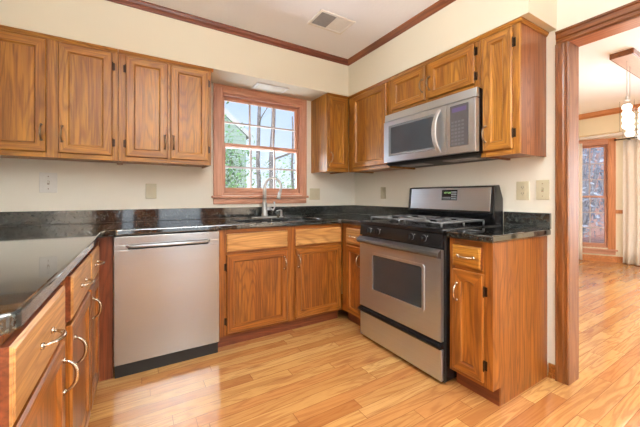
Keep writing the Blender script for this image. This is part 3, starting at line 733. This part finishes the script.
# ------------------------------------------------------------------ switch and outlet plates
def plate(label, cat, name, loc, rz, w, h, mat, kind):
    t = thing(name, label, cat, loc, rz, 'wall plates')
    m = MB(); m.box(-w / 2, w / 2, -0.006, -0.0005, -h / 2, h / 2); p = m.build('plate', mat, t, bevel=0.002)
    if kind == 'toggle':
        m = MB(); m.box(-0.006, 0.006, -0.0068, -0.006, -0.013, 0.013); m.build('slot', 'brasslit', t)
        m = MB(); m.prism([(-0.0068, -0.006), (-0.0068, 0.008), (-0.018, 0.010), (-0.018, 0.003)], 'x', -0.004, 0.004); m.build('toggle', mat, t)
        for z in (-0.03 * h / 0.115 - 0.007, 0.03 * h / 0.115 + 0.007):
            m = MB(); m.cyl((0, -0.006, z), (0, -0.0075, z), 0.0035, 10); m.build('screw', 'brasslit', t)
    elif kind == 'outlet':
        for z in (-0.02, 0.02):
            m = MB(); m.prism([(x, zz + z) for x, zz in rrect(-0.016, 0.016, -0.014, 0.014, 0.008)], 'y', -0.0075, -0.006); s_ = m.build('socket', mat, t)
            m = MB()
            for x in (-0.006, 0.006): m.box(x - 0.0012, x + 0.0012, -0.0079, -0.0076, z - 0.001, z + 0.008)
            m.cyl((0, -0.0076, z - 0.007), (0, -0.0079, z - 0.007), 0.0025, 8); m.build('slot', 'darkhole', s_)
    else:
        for x in ([0] if w < 0.1 else [-0.03, 0.03]):
            m = MB(); m.box(x - 0.016, x + 0.016, -0.0085, -0.006, -0.032, 0.032); m.build('rocker' if kind == 'rocker' else 'insert', mat, t, bevel=0.0015)
    return t
plate('large white switch plate with a toggle and two screws, below the left wall cabinet', 'light switch', 'light_switch', (-2.730, 0, 1.213), 0, 0.098, 0.142, 'white', 'toggle')
plate('almond rocker plate on the window wall above the dishwasher', 'light switch', 'rocker_switch', (-2.090, 0, 1.158), 0, 0.078, 0.122, 'almond', 'rocker')
plate('wide double almond plate right of the window', 'wall plate', 'double_rocker_switch', (-0.541, 0, 1.139), 0, 0.128, 0.122, 'almond', 'rocker')
plate('narrow almond plate on the range wall left of the range', 'wall plate', 'rocker_switch', (0, -0.489, 1.150), -PI / 2, 0.075, 0.122, 'almond', 'rocker')
plate('almond duplex outlet right of the range back panel', 'outlet', 'wall_outlet', (0, -1.822, 1.153), -PI / 2, 0.078, 0.124, 'almond', 'outlet')
plate('almond toggle switch plate beside the doorway casing', 'light switch', 'light_switch', (0, -1.938, 1.157), -PI / 2, 0.074, 0.124, 'almond', 'toggle')

# ceiling vent
t = thing('ceiling_vent', 'white ceiling air vent with one dark louvred half', 'vent', (-0.868, -0.832, CEIL))
hw, hh = 0.160, 0.108
m = MB()
m.box(-hw, hw, -hh, -hh + 0.022, -0.008, -0.0005); m.box(-hw, hw, hh - 0.022, hh, -0.008, -0.0005); m.box(-hw, -hw + 0.022, -hh + 0.022, hh - 0.022, -0.008, -0.0005); m.box(hw - 0.022, hw, -hh + 0.022, hh - 0.022, -0.008, -0.0005)
m.box(-0.006, 0.006, -hh + 0.022, hh - 0.022, -0.007, -0.0005)
m.build('frame', 'white', t, bevel=0.002)
m = MB(); m.box(-hw + 0.022, -0.006, -hh + 0.022, hh - 0.022, -0.0025, -0.0005, 0); m.box(0.006, hw - 0.022, -hh + 0.022, hh - 0.022, -0.0025, -0.0005, 1); m.build('backing', ['louver', 'white'], t)
for i in range(11):
    y = -hh + 0.028 + i * 0.0145
    m = MB(); m.prism([(y, -0.003), (y + 0.003, -0.003), (y + 0.009, -0.008), (y + 0.006, -0.008)], 'x', -hw + 0.022, -0.006); m.build('louver_blade', 'louver', t)
for i in range(11):
    y = -hh + 0.028 + i * 0.0145
    m = MB(); m.prism([(y, -0.003), (y + 0.011, -0.003), (y + 0.011, -0.0045), (y, -0.0055)], 'x', 0.006, hw - 0.022); m.build('louver_blade', 'white', t)
# flat light set in the soffit over the window
t = thing('soffit_light', 'flat white recessed light panel in the soffit above the window', 'light', (-1.115, -0.152, SOF))
m = MB(); m.box(-0.155, 0.155, -0.09, 0.09, -0.008, -0.0005); m.build('frame', 'white', t, bevel=0.002)
m = MB(); m.box(-0.13, 0.13, -0.066, 0.066, -0.0105, -0.0081); m.build('diffuser', 'ivory', t, bevel=0.001)

# added fill lamps, out of view, mostly bouncing light off the ceiling
def fill_lamp(label, x, y, sx, sy, power, up=0, drop=0.0):
    t = thing('added_fill_lamp', label, 'light', (x, y, CEIL))
    if drop:
        for e in (-1, 1):
            m = MB(); m.cyl((e * sx * 0.35, 0, -0.0005), (e * sx * 0.35, 0, -drop - 0.001), 0.006, 8); m.build('rod', 'white', t)
    m = MB(); m.box(-sx / 2, sx / 2, -sy / 2, sy / 2, -0.05 - drop, -0.0005 - drop); m.build('housing', 'white', t, bevel=0.004)
    m = MB(); m.box(-sx / 2 + 0.02, sx / 2 - 0.02, -sy / 2 + 0.02, sy / 2 - 0.02, -0.062 - drop, -0.0505 - drop); m.build('diffuser', 'lampon', t, bevel=0.004)
    a = area('fill_downlight', (0, 0, -0.07 - drop), (0, 0, 0), sx - 0.05, sy - 0.05, power, (0.95, 0.985, 0.95)); a.parent = t
    if up:
        a = area('fill_uplight', (0, 0, 0.01 - drop), (PI, 0, 0), sx - 0.05, sy - 0.05, up, (0.90, 0.965, 0.96)); a.parent = t
    return t
fill_lamp('added rectangular fill lamp hung overhead out of view, nearest the range', -1.95, -2.55, 0.7, 0.4, 7, 46, 0.52)
fill_lamp('added rectangular fill lamp behind the camera', -1.5, -4.3, 1.2, 0.5, 26, 100, 0.45)

# ------------------------------------------------------------------ dining room
DX = 4.30
m = MB()
BY0, BY1, BZ = -0.45, -4.2, 2.135
m.box(DX, DX + 0.12, BY0, 0.3, 0, CEIL); m.box(DX, DX + 0.12, BY1, BY0, BZ, CEIL); m.box(DX, DX + 0.12, -6.3, BY1, 0, CEIL)
struct(m.build('wall_dining_far', 'dine_wall'))
m = MB(); m.box(0.12, DX, 0.18, 0.3, 0, CEIL); struct(m.build('wall_dining_back', 'dine_wall'))
m = MB(); m.box(0.12, DX, -6.3, -6.2, 0, CEIL); struct(m.build('wall_dining_front', 'dine_wall'))
# crown beam on the dining wall
m = MB(); m.prism([(DX, 2.415), (DX - 0.02, 2.415), (DX - 0.05, 2.44), (DX - 0.06, CEIL), (DX, CEIL)], 'y', -6.2, 0.18); struct(m.build('trim_7', 'dine_wood'))
A = Vector((4.42, -0.45)); B = Vector((4.80, -1.15)); Lb = (B - A).length
bang = math.atan2(B.y - A.y, B.x - A.x)
# bay ceiling and lit header lip
m = MB(); m.prism([(DX + 0.12, -0.3), (A.x + 0.15, -0.3), (5.1, -1.1), (5.1, -3.6), (DX + 0.12, -4.4)], 'z', BZ - 0.04, BZ)
struct(m.build('ceiling_bay', 'ceil'))
bay = thing('wall_bay_left', None, None, (A.x, A.y, 0), bang); struct(bay)
# panel local: x along A->B, interior side is +y?  (interior lies toward -X of the room)
nrm = Vector((math.cos(bang + PI / 2), math.sin(bang + PI / 2)))
out = 1 if nrm.x > 0 else -1      # direction pointing outdoors in local y
w0, w1, wz0, wz1 = 0.09, 0.56, 0.235, 2.01
m = MB()
m.box(-0.15, w0, 0, out * 0.1, 0, BZ - 0.04); m.box(w1, Lb, 0, out * 0.1, 0, BZ - 0.04); m.box(w0, w1, 0, out * 0.1, 0, wz0); m.box(w0, w1, 0, out * 0.1, wz1, BZ - 0.04)
m.build('panel', 'dine_wall', bay)
wd = thing('window_2', None, None, (A.x, A.y, 0), bang); struct(wd)
i_ = -out
m = MB(); c_ = 0.085
m.box(w0 - c_, w0 + 0.012, 0, i_ * 0.02, wz0 - 0.02, wz1 + c_); m.box(w1 - 0.012, w1 + c_, 0, i_ * 0.02, wz0 - 0.02, wz1 + c_); m.box(w0 + 0.012, w1 - 0.012, 0, i_ * 0.02, wz1 - 0.012, wz1 + c_, 1)
m.box(w0 - c_ - 0.02, w1 + c_ + 0.02, 0, i_ * 0.05, wz0 - 0.045, wz0 - 0.02, 1); m.box(w0 - c_, w1 + c_, 0, i_ * 0.018, wz0 - 0.11, wz0 - 0.045, 1)
m.build('casing', ['dine_wood_v', 'win_h'], wd, bevel=0.003)
m = MB(); m.box(w0, w0 + 0.02, 0, out * 0.09, wz0, wz1); m.box(w1 - 0.02, w1, 0, out * 0.09, wz0, wz1); m.box(w0 + 0.02, w1 - 0.02, 0, out * 0.09, wz1 - 0.02, wz1); m.box(w0 + 0.02, w1 - 0.02, 0, out * 0.09, wz0 - 0.019, wz0 + 0.02)
m.build('jamb', 'win_v', wd)
sb = set(bpy.data.objects)
double_hung(wd, w1 - w0 - 0.044, wz0 + 0.021, wz1 - 0.022, 1.105, 2, 3, 'win_v', 'win_h', 'muntin', 0.02)
for o in set(bpy.data.objects) - sb:
    if o.parent == wd:
        o.location.x += w0 + 0.022
        if out < 0: o.location.y -= 0.12
# other bay walls: a wide middle opening with a window, then the far angled panel
m = MB(); m.box(B.x, B.x + 0.1, B.y - 0.30, B.y, 0, BZ - 0.04); m.box(B.x, B.x + 0.1, -3.5, B.y - 0.30, 0, 0.24); m.box(B.x, B.x + 0.1, -3.5, B.y - 0.30, 2.01, BZ - 0.04); m.box(B.x, B.x + 0.1, -3.7, -3.5, 0, BZ - 0.04)
m.prism([(B.x, -3.7), (DX, -4.3), (DX, -4.4), (B.x + 0.1, -3.8)], 'z', 0, BZ - 0.04)
struct(m.build('wall_bay_middle', 'dine_wall'))
wd3 = thing('window_3', None, None, (B.x, B.y - 0.30, 0), -PI / 2); struct(wd3)
Wm = 3.5 + (B.y - 0.30)
m = MB()
for x in (0, Wm / 2 - 0.03, Wm - 0.06): m.box(x, x + 0.06, 0.0, 0.09, 0.24, 2.01)
m.box(0.06, Wm - 0.06, 0.0, 0.09, 0.24, 0.30, 1); m.box(0.06, Wm - 0.06, 0.0, 0.09, 1.95, 2.01, 1); m.box(0.06, Wm - 0.06, 0.02, 0.07, 1.09, 1.13, 1)
m.build('frame', ['win_v', 'win_h'], wd3)
m = MB(); m.box(0.06, Wm - 0.06, 0.04, 0.045, 0.30, 1.95); m.build('glass', 'glass', wd3)
# bay baseboard and chair rail
m = MB(); m.box(-0.1, Lb, 0, i_ * 0.016, 0, 0.10); o = m.build('baseboard_bay_left', 'dine_wood'); o.location = (A.x, A.y, 0); o.rotation_euler = (0, 0, bang); struct(o)
m = MB(); m.box(B.x - 0.016, B.x, -3.7, B.y - 0.01, 0, 0.10); struct(m.build('baseboard_bay_middle', 'dine_wood'))
m = MB(); m.box(w1 + c_ + 0.001, Lb, 0, i_ * 0.02, 0.825, 0.885); o = m.build('trim_8', 'dine_wood'); o.location = (A.x, A.y, 0); o.rotation_euler = (0, 0, bang); struct(o)
m = MB(); m.box(B.x - 0.02, B.x, B.y - 0.30, B.y - 0.005, 0.825, 0.885); struct(m.build('trim_9', 'dine_wood'))
# curtains
def curtain(label, p0, p1, z0, z1, folds, amp):
    m = MB(); n = folds * 8; d = Vector((p1[0] - p0[0], p1[1] - p0[1])); L_ = d.length; d /= L_; nn = Vector((-d.y, d.x))
    rows = []
    for j in range(9):
        z = z0 + (z1 - z0) * j / 8; am = amp * (1.15 - 0.5 * j / 8)
        rows.append([(p0[0] + d.x * L_ * i / n + nn.x * am * math.sin(i * 2 * PI / 8 + 0.3 * math.sin(j + i * 0.13)), p0[1] + d.y * L_ * i / n + nn.y * am * math.sin(i * 2 * PI / 8 + 0.3 * math.sin(j + i * 0.13)), z) for i in range(n + 1)])
    m.rings(rows, False, False); o = m.build('curtain', 'sheer', smooth=True)
    sm = o.modifiers.new('thick', 'SOLIDIFY'); sm.thickness = 0.002
    return tag(o, label, 'curtain', 'white dining curtains')
curtain('white sheer curtain panel hanging right of the dining window', (4.68, -1.12), (4.68, -1.95), 0.012, 2.03, 8, 0.028)
curtain('sliver of white curtain left of the dining window, just past the doorway jamb', (4.355, -0.475), (4.455, -0.66), 0.012, 2.03, 3, 0.018)
m = MB(); m.cyl((4.64, -1.06, 2.05), (4.64, -3.4, 2.05), 0.009, 10); m.tube([(4.64, -1.02, 2.05), (4.64, -1.04, 2.05), (4.64, -1.06, 2.05)], [0.006, 0.016, 0.009], 10); m.box(4.64, 4.799, -1.185, -1.17, 2.043, 2.057)
tag(m.build('curtain_rod', 'bronze', smooth=False), 'thin dark curtain rod along the bay above the white curtain', 'curtain rod')
# pendant chandelier
t = thing('pendant_chandelier', 'chandelier with a rectangular wood canopy and glass cylinder pendants over the dining space', 'chandelier', (1.76, -1.85, CEIL))
m = MB(); m.box(0, 1.15, -0.085, 0.085, -0.05, -0.0005, 0); cn = m.build('canopy', [oak('canopy_wood', 'x', CS, 0.3, 0.3)], t, bevel=0.002)
m = MB(); m.box(0.01, 1.14, -0.075, 0.075, -0.053, -0.0502); m.build('canopy_plate', plain('pinkish_metal_plate', rgb(226, 200, 190), 0.35, 0.3), cn)
for i, (px, py, pz) in enumerate(((0.16, 0.0, 0.74), (0.37, 0.03, 0.79), (0.58, -0.02, 0.70), (0.79, 0.03, 0.78), (1.0, -0.01, 0.73))):
    pe = bpy.data.objects.new('pendant', None); COL.objects.link(pe); pe.parent = t; pe.location = (px, py, 0)
    m = MB(); m.cyl((0, 0, -0.053), (0, 0, -pz + 0.34), 0.0022, 6); wr = m.build('cable', 'greybtn', pe)
    m = MB(); m.tube([(0, 0, -pz + 0.345), (0, 0, -pz + 0.30), (0, 0, -pz + 0.295)], [0.008, 0.012, 0.03], 14); m.build('socket_cap', 'chrome', pe)
    m = MB(); n = 24
    m.rings([[(0.052 * math.cos(2 * PI * k / n), 0.052 * math.sin(2 * PI * k / n), z) for k in range(n)] for z in (-pz, -pz + 0.30)], True, False); m.build('glass_cylinder', 'lampglass', pe, smooth=True)
    m = MB()
    for q in range(4):
        zc = -pz + 0.05 + q * 0.06; m.tube([(0, 0, zc - 0.028), (0, 0, zc - 0.012), (0, 0, zc + 0.012), (0, 0, zc + 0.028)], [0.024, 0.037, 0.037, 0.024], 12)
    m.build('crystal', 'crystal', pe)
pl = bpy.data.lights.new('chandelier_light', 'POINT'); pl.energy = 12; pl.color = (1, 0.9, 0.75); pl.shadow_soft_size = 0.1
po = bpy.data.objects.new('chandelier_light', pl); COL.objects.link(po); po.parent = t; po.location = (0.55, 0, -0.9)
fill_lamp('added fill lamp out of view, deep in the dining room', 2.3, -4.2, 0.8, 0.8, 60)  # added lamp, unseen, brightens the dining room

# ------------------------------------------------------------------ outdoors
M['grass'] = plain('pale_lawn', rgb(150, 168, 110), 0.9, var=0.25, scale=3)
M['mulch'] = plain('reddish_leaf_litter', rgb(176, 128, 112), 0.9, var=0.35, scale=6)
M['siding'] = None
def siding():
    k = NT('pale_green_siding'); tcn = k.n('ShaderNodeTexCoord'); s = k.n('ShaderNodeSeparateXYZ'); k.l(tcn.outputs['Object'], s.inputs[0])
    f = k.math('FRACT', k.math('MULTIPLY', s.outputs[2], 6.0))
    k.l(k.ramp(f, [(0.0, rgb(130, 152, 136)), (0.12, rgb(186, 206, 188)), (1.0, rgb(176, 198, 180))]), k.b.inputs['Base Color']); k.set(Roughness=0.8)
    return k.m
M['siding'] = siding()
M['brick'] = plain('pinkish_brick', rgb(190, 152, 140), 0.85, var=0.2, scale=8)
M['roof'] = plain('grey_shingle', rgb(120, 118, 120), 0.9, var=0.2, scale=10)
M['bark'] = plain('grey_bark', rgb(150, 138, 134), 0.9, var=0.3, scale=14)
M['leaf'] = plain('fresh_green_leaf', rgb(140, 190, 112), 0.7, var=0.3, scale=2)
M['leafdark'] = plain('dark_green_leaf', rgb(96, 124, 82), 0.7, var=0.3, scale=2)
M['twig'] = plain('blue_grey_twig', rgb(170, 178, 190), 0.85, var=0.4, scale=2)
G = -0.55
m = MB(); m.box(-30, 6.0, 0.45, 45, G - 0.1, G); struct(m.build('ground_lawn', 'grass'))
m = MB(); m.box(6.001, 45, -30, 45, G - 0.1, G); struct(m.build('ground_leaves', 'mulch'))
h_ = thing('neighbor_house', 'pale green gabled neighbour house seen through the kitchen window', 'house', (1.55, 9.0, G))
m = MB(); m.prism([(0, 0), (0, 4.05), (-3.6, 7.1), (-7.2, 4.05), (-7.2, 0)], 'y', 0, 7); m.build('wall', 'siding', h_)
m = MB()
for s_ in (1,):
    m.prism([(0.2, 4.0), (0.2, 4.1), (-3.6, 7.38), (-3.6, 7.12)], 'y', -0.02, 7.3); m.prism([(-7.65, 3.90), (-7.65, 4.0), (-3.6, 7.43), (-3.6, 7.12)], 'y', -0.02, 7.3)
m.build('roof', 'roof', h_)
m = MB(); m.prism([(0.21, 3.90), (0.21, 4.12), (-3.6, 7.40), (-3.6, 7.02)], 'y', -0.05, -0.021); m.build('fascia', 'white', h_)
m = MB(); m.box(-1.9, -1.0, -0.03, -0.001, 2.2, 3.6); f_ = m.build('window', 'white', h_)
m = MB(); m.box(-1.82, -1.08, -0.035, -0.031, 2.28, 3.52); m.build('pane', 'glassblk', f_)
h2 = thing('neighbor_house', 'pinkish brick house glimpsed through the dining window', 'house', (13.2, 2.2, G))
m = MB(); m.box(0, 5, 0, 7, 0, 5.2); m.build('wall', 'brick', h2)
m = MB(); m.prism([(-0.4, 5.1), (2.5, 7.4), (5.4, 5.1)], 'y', -0.4, 7.4); m.build('roof', 'roof', h2)
for z in (0.9, 3.2):
    for y in (0.5, 2.6, 4.6):
        m = MB(); m.box(-0.03, -0.001, y, y + 0.9, z, z + 1.3); f_ = m.build('window', 'white', h2)
        m = MB(); m.box(-0.04, -0.031, y + 0.08, y + 0.82, z + 0.08, z + 1.22); m.build('pane', 'glassblk', f_)

def leaves(m, c, rad, n, size, rnd):
    for _ in range(n):
        while True:
            p = Vector((rnd.uniform(-1, 1), rnd.uniform(-1, 1), rnd.uniform(-1, 1)))
            if p.length < 1: break
        p = Vector((c[0] + p.x * rad[0], c[1] + p.y * rad[1], c[2] + p.z * rad[2]))
        a = Vector((rnd.gauss(0, 1), rnd.gauss(0, 1), rnd.gauss(0, 1))).normalized(); b = a.orthogonal().normalized()
        s = size * rnd.uniform(0.6, 1.3)
        m.face([m.bm.verts.new(p + a * s), m.bm.verts.new(p + b * s * 0.5), m.bm.verts.new(p - a * s), m.bm.verts.new(p - b * s * 0.5)])
def tree(label, loc, h, r, blobs, leafmat, seed, nb=5, lean=0.0, name='tree', bare=False):
    rnd = random.Random(seed); t = thing(name, label, 'tree', loc)
    m = MB(); pts = [(lean * h * (i / 8) ** 1.3 + rnd.uniform(-1, 1) * r * 0.4, rnd.uniform(-1, 1) * r * 0.4, h * i / 8) for i in range(9)]
    m.tube(pts, [r * (1 - 0.55 * i / 8) for i in range(9)], 10)
    m.build('trunk', 'bark', t, smooth=True)
    m = MB()
    for k in range(nb):
        f = rnd.uniform(0.25, 0.95); a = rnd.uniform(0, 2 * PI); base = Vector(pts[int(f * 8)]); L_ = rnd.uniform(0.7, 1.6) * (h / 6)
        q = [base]
        for s_ in range(1, 5): q.append(base + Vector((math.cos(a) * L_ * s_ / 4, math.sin(a) * L_ * s_ / 4, L_ * 0.6 * (s_ / 4) ** 1.4)) + Vector((rnd.uniform(-.05, .05), rnd.uniform(-.05, .05), 0)))
        m.tube(q, [r * 0.28 * (1 - 0.8 * s_ / 4) for s_ in range(5)], 6)
    m.build('branch', 'bark', t)
    if blobs:
        m = MB()
        for c, rad, n, sz in blobs: leaves(m, c, rad, n, sz, rnd)
        m.build('foliage', leafmat, t)
    return t
tree('slim bare-trunked tree seen left of the centre muntin through the kitchen window', (0.22, 3.85, G), 6.5, 0.055, [], 'leaf', 3, nb=1)
tree('thicker forked tree trunk seen behind the right muntin of the kitchen window', (0.30, 3.3, G), 6.5, 0.062, [], 'leaf', 5, nb=2, lean=0.01)
tree('leafy spring-green tree filling the left side of the kitchen window', (-0.9, 5.4, G), 5.5, 0.08, [((0.4, 0, 2.4), (1.3, 0.9, 1.6), 1300, 0.06), ((0.0, 0, 4.2), (0.9, 0.7, 0.9), 220, 0.06)], 'leaf', 8)
tree('pale leafy tree on the right side of the kitchen window', (2.6, 7.0, G), 4.5, 0.06, [((0, 0, 1.9), (1.4, 1.0, 1.3), 700, 0.055)], 'leaf', 9)
tree('bushy green tree at the lower left of the kitchen window', (-0.1, 7.4, G), 3.2, 0.06, [((0.0, 0, 2.2), (1.1, 0.8, 1.4), 1300, 0.07)], 'leafdark', 12)
for (x, y, s_, n, lab) in ((0.95, 4.75, 0.36, 800, 'dark green round shrub behind the faucet, outside the window'), (2.1, 4.9, 0.36, 600, 'low shrub outside, seen at the lower right of the kitchen window')):
    rnd = random.Random(n); m = MB(); leaves(m, (0, 0, 1.0), (s_, s_, 0.75), n, 0.045, rnd)
    t = thing('shrub', lab, 'shrub', (x, y, G)); m.build('foliage', 'leafdark', t)
    m = MB()
    for k in range(7): a = k * 0.9; m.tube([(0, 0, 0), (0.12 * math.cos(a), 0.12 * math.sin(a), 0.6), (0.3 * math.cos(a), 0.3 * math.sin(a), 1.4)], [0.02, 0.014, 0.005], 5)
    m.build('stem', 'bark', t)
# twiggy shrubs outside the dining bay
for j, (x, y, hgt, lab) in enumerate(((10.6, -1.9, 5.5, 'bare twiggy grey shrub outside the dining window, right-hand one'), (10.6, 1.5, 5.0, 'bare twiggy grey shrub outside the dining window, nearest the brick house'))):
    rnd = random.Random(40 + j); t = thing('bare_shrub', lab, 'shrub', (x, y, G)); m = MB()
    for k in range(46):
        a = rnd.uniform(0, 2 * PI); sp_ = rnd.uniform(0.2, 1.3); hh_ = hgt * rnd.uniform(0.6, 1)
        m.tube([(0, 0, 0), (sp_ * 0.4 * math.cos(a), sp_ * 0.4 * math.sin(a), hh_ * 0.4), (sp_ * math.cos(a), sp_ * math.sin(a), hh_)], [0.03, 0.02, 0.006], 4)
    m.build('stem', 'twig', t)
    m = MB(); leaves(m, (0, 0, hgt * 0.52), (1.5, 1.5, hgt * 0.48), 2000, 0.08, rnd); m.build('foliage', 'twig', t)
